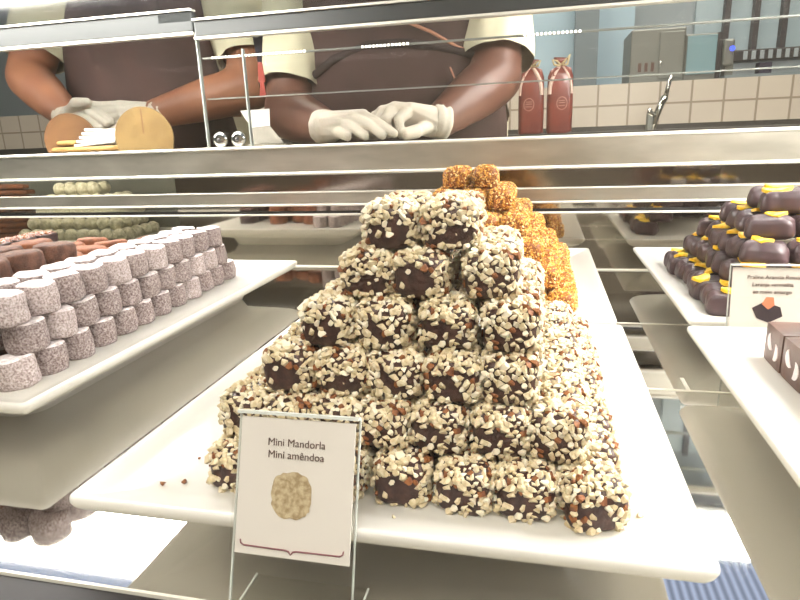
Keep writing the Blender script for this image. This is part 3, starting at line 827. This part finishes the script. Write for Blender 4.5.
        rows = []
        for (t, s) in prof:
            rows.append([bm.verts.new(c0+ax*t+(a*math.cos(2*math.pi*k/28)+b*math.sin(2*math.pi*k/28))*r*.93*s*(1+.025*math.sin(k*1.7+t*300))) for k in range(28)])
        for p, q in zip(rows, rows[1:]):
            for k in range(28): bm.faces.new((p[k], p[(k+1) % 28], q[(k+1) % 28], q[k]))
        bmesh.ops.recalc_face_normals(bm, faces=bm.faces)
        link('rolled_cuff', tomesh(bm, True), M['glove'], go)
    return root

def hand(wrist, knuckles, mids, tips, thumb, rw=.0265, rk=.0118, rf=.0084):
    C = []
    pal = [tuple(wrist[i]*.45+k[i]*.55 for i in range(3)) for k in knuckles]
    for k, p in zip(knuckles, pal):
        C.append((wrist, rw, p, .018)); C.append((p, .018, k, rk))
    for a, b in zip(knuckles, knuckles[1:]): C.append((a, rk*.9, b, rk*.9))
    for a, b in zip(pal, pal[1:]): C.append((a, .018, b, .018))
    for k, m_, t in zip(knuckles, mids, tips):
        C.append((k, rk*.9, m_, rf)); C.append((m_, rf, t, rf*.84))
    for a, b in zip(thumb, thumb[1:]): C.append((a, .0115, b, .0098))
    return C
# middle person: two gloved hands laid over each other on the counter
G1 = dict(caps=hand((-.353, 1.008, .021), [(-.330, .985, .013), (-.318, .982, .026), (-.303, .982, .033), (-.285, .984, .035)],
                    [(-.318, .967, .009), (-.296, .963, .016), (-.270, .962, .021), (-.252, .964, .021)],
                    [(-.303, .952, .0035), (-.273, .950, .0035), (-.245, .950, .0038), (-.227, .953, .006)],
                    [(-.335, 1.01, .015), (-.300, 1.012, .010), (-.272, 1.008, .006)]), cuff=((-.362, 1.014, .021), (-.330, .993, .022), .031))
G2 = dict(caps=hand((-.176, 1.028, .022), [(-.210, 1.000, .043), (-.234, .994, .045), (-.254, .994, .040), (-.268, .999, .032)],
                    [(-.224, .974, .026), (-.244, .972, .029), (-.261, .976, .026), (-.275, .984, .020)],
                    [(-.220, .975, .0035), (-.240, .975, .006), (-.257, .980, .0045), (-.270, .988, .004)],
                    [(-.182, 1.01, .016), (-.198, .985, .008), (-.212, .968, .0045)]), cuff=((-.165, 1.034, .022), (-.195, 1.012, .028), .031))
person(-.275, 1.285, [(-.475, 1.275, .335), (-.478, 1.135, .050), (-.358, 1.014, .021)], [(-.098, 1.275, .345), (-.084, 1.155, .096), (-.170, 1.034, .022)], M['skin'], G1, G2,
       'person in cream shirt and brown apron, gloved hands crossed on counter behind the pyramid', True, .84, .88)
s = 1.12/1.03
G3 = dict(caps=hand((-.955, 1.125, .063), [(-.915, 1.10, .055), (-.908, 1.098, .066), (-.898, 1.098, .074), (-.886, 1.10, .078)],
                    [(-.885, 1.085, .045), (-.873, 1.082, .054), (-.862, 1.083, .062), (-.852, 1.086, .066)], [(-.862, 1.08, .030), (-.850, 1.076, .038), (-.838, 1.078, .046), (-.828, 1.082, .050)],
                    [(-.935, 1.10, .075), (-.905, 1.085, .088), (-.880, 1.085, .088)]), cuff=((-.968, 1.13, .064), (-.93, 1.11, .062), .031))
G4 = dict(caps=hand((-.770, 1.13, .060), [(-.812, 1.10, .048), (-.818, 1.098, .060), (-.822, 1.10, .070), (-.822, 1.105, .080)],
                    [(-.842, 1.09, .040), (-.850, 1.087, .054), (-.856, 1.090, .068), (-.860, 1.096, .082)], [(-.866, 1.087, .034), (-.876, 1.085, .052), (-.884, 1.088, .070), (-.894, 1.094, .088)],
                    [(-.79, 1.10, .05), (-.815, 1.085, .035), (-.835, 1.08, .025)]), cuff=((-.757, 1.135, .062), (-.80, 1.11, .056), .031))
person(-.87, 1.365, [(-1.12, 1.335, .36), (-1.135, 1.225, .160), (-.962, 1.128, .064)], [(-.64, 1.335, .36), (-.590, 1.225, .112), (-.764, 1.132, .062)], M['skin_warm'], G3, G4,
       'person in cream shirt and dark apron reaching behind the wooden holder at the left', False, .78, .80)

# ------------------------------------------------------------------ things on the counter
hold = empty('wooden_holder', (-.780, 1.000, zc_top), 'wooden holder with two arched end boards standing on the counter', 'wooden holder', R(-12))
def arch(w, h, t, slit):
    bm = bmesh.new(); n = 26; P = [(-w/2*.93, 0)]
    for k in range(n+1):
        a = math.pi*(1-k/n); P.append((w/2*math.cos(a), h*.28+h*.72*math.sin(a)))
    P.append((w/2*.93, 0))
    f = [bm.verts.new((x, -t/2, z)) for x, z in P]; b = [bm.verts.new((x, t/2, z)) for x, z in P]
    bm.faces.new(f); bm.faces.new(b[::-1])
    for k in range(len(P)): bm.faces.new((f[k], b[k], b[(k+1) % len(P)], f[(k+1) % len(P)]))
    bmesh.ops.recalc_face_normals(bm, faces=bm.faces)
    return tomesh(bm)
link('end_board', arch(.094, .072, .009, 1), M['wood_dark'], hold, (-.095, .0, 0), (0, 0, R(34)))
rb = link('end_board', arch(.098, .074, .009, 1), M['wood'], hold, (.095, .0, 0), (0, 0, R(34)))
boxo('slot', -.0012, .0012, -.0052, -.0044, .028, .070, M['wood_dark'], rb)
for (y0, z0) in ((-.020, .006), (.020, .006), (-.014, .018)):
    tubeo('dowel', [(-.125 if z0 < .01 else -.12, y0, z0), (.075 if y0 > 0 else .05, y0, z0) if z0 < .01 else (-.068, y0, z0)], .0048, M['stick'], hold, 10)
pk = empty('paper_stack', (-.780, 1.000, zc_top), 'sheaf of white paper sleeves lying in the wooden holder', 'paper', R(-12))
for i in range(5):
    bm = bmesh.new(); box(bm, -.060+.004*i, .046, -.024+.003*i, .014-.002*i, .0125+i*.0056, .0178+i*.0056, .0015, Matrix.Rotation(R(1.5*i-3), 4, 'Y'))
    link('paper_sleeve', tomesh(bm), M['white'], pk)
tent = empty('white_card_stand', (-.482, 1.03, zc_top), 'white folded card stand on the counter beside the glass clamps', 'card stand')
def slab(P, t):
    bm = bmesh.new(); P = [Vector(p) for p in P]; n = (P[1]-P[0]).cross(P[2]-P[0]).normalized()*t
    a = [bm.verts.new(p) for p in P]; b = [bm.verts.new(p+n) for p in P]
    bm.faces.new(a); bm.faces.new(b[::-1])
    for k in range(4): bm.faces.new((a[k], b[k], b[(k+1) % 4], a[(k+1) % 4]))
    bmesh.ops.recalc_face_normals(bm, faces=bm.faces); return tomesh(bm)
link('upper_face', slab([(-.046, .008, .062), (.010, .008, .063), (.012, 0, .034), (-.024, 0, .032)], .002), M['white'], tent)
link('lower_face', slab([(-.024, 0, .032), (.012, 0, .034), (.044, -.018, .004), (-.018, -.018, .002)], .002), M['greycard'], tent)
boxo('base', -.024, .046, -.02, .012, 0, .004, M['greycard'], tent)
hang = empty('hanging_ribbon', (-.440, .949, Z0+.071), 'narrow dark and red ribbon hanging below the glass guard rail', 'ribbon')
link('dark_length', slab([(-.009, 0, .090), (.008, 0, .090), (.003, 0, .052), (-.004, 0, .052)], .0012), M['tagdark'], hang)
link('red_length', slab([(-.004, 0, .052), (.003, 0, .052), (.006, 0, .022), (-.006, 0, .022)], .0012), M['tagred'], hang)
link('ribbon_end', slab([(-.003, 0, .022), (.003, 0, .022), (.006, 0, 0), (-.006, 0, 0)], .0012), M['tagred'], hang)
boxo('hook', -.003, .003, -.004, .003, .088, .094, M['chrome'], hang)

# gift bags
for i, (x, lab) in enumerate(((-.024, 'red-brown gift bag with pale ribbon bow, next to the person\'s forearm'), (.030, 'red-brown gift bag with pale ribbon bow, farther from the people'))):
    zb = Z0-.004
    o = empty('gift_bag', (x*1.2, 1.53, zb), lab, 'gift bag', 0, 'red-brown gift bags behind the counter'); o.scale = (1.2, 1.2, 1.2)
    rows = []; bm = bmesh.new()
    for (zz, w, d) in ((0, .0225, .020), (.004, .024, .021), (.06, .0245, .021), (.105, .0235, .02), (.118, .019, .016), (.124, .007, .007), (.130, .008, .008), (.138, .014, .012)):
        rows.append([bm.verts.new((px, py, zz+.0015*math.sin(px*400))) for px, py in rrect(2*w, 2*d, min(w, d)*.45, 4)])
    for p, q in zip(rows, rows[1:]):
        n = len(p)
        for k in range(n): bm.faces.new((p[k], p[(k+1) % n], q[(k+1) % n], q[k]))
    bm.faces.new(rows[0]); bm.faces.new(rows[-1]); bmesh.ops.recalc_face_normals(bm, faces=bm.faces)
    link('bag_body', tomesh(bm, True), M['bag'], o)
    sg = 1 if i == 0 else -1
    for e, s2 in ((1, 1), (-1, .6)):
        bm = bmesh.new(); A = []; B = []
        for k in range(11):
            t = k/10; xx = e*sg*(.0235-.017*(t**2.2)); zz = .072+.05*t
            A.append((xx, -.0222+.008*t**3, zz)); B.append((xx-e*sg*.0075*s2, -.0224+.008*t**3, zz))
        va = [bm.verts.new(p) for p in A]; vb = [bm.verts.new(p) for p in B]; vc = [bm.verts.new((p[0], p[1]+.0008, p[2])) for p in A]; vd = [bm.verts.new((p[0], p[1]+.0008, p[2])) for p in B]
        for k in range(10):
            bm.faces.new((va[k], va[k+1], vb[k+1], vb[k])); bm.faces.new((vc[k], vd[k], vd[k+1], vc[k+1])); bm.faces.new((va[k], vc[k], vc[k+1], va[k+1])); bm.faces.new((vb[k], vb[k+1], vd[k+1], vd[k]))
        link('ribbon_band', tomesh(bm, True), M['ribbon'], o)
    for e in (-1, 1):
        tubeo('bow_loop', [(0, -.006, .125), (e*.008, -.009, .133), (e*.016, -.010, .133 + (.010 if e*sg < 0 else .002)), (e*.012, -.009, .126), (0, -.006, .124)], .0022, M['bow'], o, 8)
    pts = [(-.004*sg+.0095*math.cos(a), -.0222, .055+.0115*math.sin(a)) for a in (6.2832*k/28 for k in range(29))]
    tubeo('printed_emblem', pts, .0006, M['emblem'], o, 6)
    for dz in (-.004, .001, .005): boxo('printed_emblem', -.004*sg-.006, -.004*sg+.006, -.0226, -.0214, .055+dz-.0005, .055+dz+.0005, M['emblem'], o)

# ------------------------------------------------------------------ kitchen equipment
fc = empty('chrome_faucet', (.300, 2.40, Z0-.02), 'slim chrome faucet standing before the tiled wall', 'faucet')
boxo('faucet_plinth', -.08, .10, -.1, .08, -.98, 0, M['steel'], fc)
q = 2.4/1.7
tubeo('faucet_column', [(.085, 0, 0), (.085, 0, .04), (.10, 0, .085), (.118, 0, .125)], .012, M['chrome'], fc, 12)
tubeo('faucet_spout', [(.118, 0, .125), (.124, 0, .155), (.132, 0, .195)], .009, M['chrome'], fc, 12, .006)
tubeo('faucet_handle', [(.085, -.005, .06), (.066, -.008, .075), (.070, -.008, .085)], .009, M['chrome'], fc, 10)
boxo('faucet_valve', .060, .082, -.012, .012, .0, .07, M['oven'], fc, .004)

kc = empty('kitchen_worktop', (0, 0, 0), 'steel worktop behind the tiled half wall carrying the oven', 'worktop')
boxo('worktop_top', .30, 2.2, 2.76, 3.2, Z0+.15, Z0+.175, M['worktop'], kc); boxo('worktop_body', .33, 2.17, 2.79, 3.18, 0, Z0+.15, M['oven'], kc)
ov = empty('countertop_oven', (.45, 2.95, Z0+.175), 'stainless steel box oven on the worktop beside the blue wall', 'oven')
boxo('oven_body', -.105, .105, -.12, .14, .0, .215, M['oven'], ov, .006)
for i in range(3): boxo('vent', -.072+i*.025, -.060+i*.025, -.1225, -.119, .05, .085, M['oven_dark'], ov)
boxo('oven_door', .006, .10, -.126, -.119, .02, .2, M['oven'], ov, .003)
tubeo('oven_handle', [(.012, -.135, .06), (.012, -.135, .09)], .004, M['chrome'], ov)
mg = empty('glass_door_machine', (.625, 2.95, Z0+.175), 'blue-grey glass fronted machine right of the oven', 'machine')
boxo('machine_body', -.068, .068, -.11, .14, 0, .185, M['oven'], mg, .004)
boxo('machine_door', -.062, .05, -.116, -.109, .03, .178, M['machglass'], mg, .002)
boxo('machine_pillar', .05, .068, -.12, -.11, .01, .185, M['plastic'], mg)
sl = empty('dispensing_machine', (.80, 2.86, Z0+.175), 'dark horizontal machine arm with glowing blue button in the kitchen', 'machine')
boxo('machine_arm', -.07, .34, -.04, .04, .068, .112, M['plastic'], sl, .006)
for i in range(12): boxo('arm_slot', -.03+i*.03, -.015+i*.03, -.043, -.039, .074, .106, M['greywall'], sl)
boxo('control_head', -.105, -.065, -.05, .05, .055, .155, M['oven'], sl, .008)
bm = bmesh.new(); bmesh.ops.create_uvsphere(bm, u_segments=12, v_segments=8, radius=.010); link('blue_button', tomesh(bm, True), M['bluelight'], sl, (-.075, -.052, .118))
boxo('machine_base', -.10, .30, -.08, .08, 0, .016, M['worktop'], sl)
boxo('support', -.09, -.06, -.03, .03, .016, .07, M['oven'], sl)
boxo('support', .27, .30, -.03, .03, .016, .07, M['oven'], sl)
boxo('motor_block', .03, .075, -.05, .0, .016, .06, M['tagdark'], sl)

# ------------------------------------------------------------------ lamps
def ceiling_lamp(x, y, w, d, label, m):
    o = empty('ceiling_lamp', (x, y, 2.9), label, 'lamp')
    boxo('lamp_frame', -w/2-.02, w/2+.02, -d/2-.02, d/2+.02, -.03, 0, M['white'], o); boxo('lamp_diffuser', -w/2, w/2, -d/2, d/2, -.036, -.03, m, o)
ceiling_lamp(-.9, 2.1, 1.4, .5, 'long ceiling lamp over the staff on the left', M['lamp'])
ceiling_lamp(.9, 2.1, 1.4, .5, 'long ceiling lamp over the kitchen on the right', M['lamp'])
ceiling_lamp(0, -1.1, 2.6, .7, 'ceiling lamp over the customer side', M['lamp'])

# ------------------------------------------------------------------ world, camera
w = bpy.data.worlds.new('World'); sc.world = w; w.use_nodes = True
w.node_tree.nodes['Background'].inputs[0].default_value = lin((234, 230, 226)); w.node_tree.nodes['Background'].inputs[1].default_value = .5
cam = bpy.data.cameras.new('Camera'); co = bpy.data.objects.new('Camera', cam); col.objects.link(co)
cam.sensor_width = 36; cam.lens = 36*604/800; cam.clip_start = .01; cam.clip_end = 50
ex = Vector((.974, .222, -.036)); ey = Vector((-.024, .261, .965)); ez = Vector((.224, -.939, .26))
ez.normalize(); ex = (ex - ez*ex.dot(ez)).normalized(); ey = ez.cross(ex)
mx = Matrix((ex, ey, ez)).transposed().to_4x4(); mx.translation = (0, 0, Z0)
co.matrix_world = mx
sc.camera = co
sc.view_settings.view_transform = 'Standard'; sc.view_settings.look = 'None'; sc.view_settings.gamma = 1; sc.view_settings.use_curve_mapping = False
sc.view_settings.exposure = .12
sc.cycles.use_denoising = True
sc.cycles.max_bounces = 10; sc.cycles.transparent_max_bounces = 24; sc.cycles.sample_clamp_indirect = 6
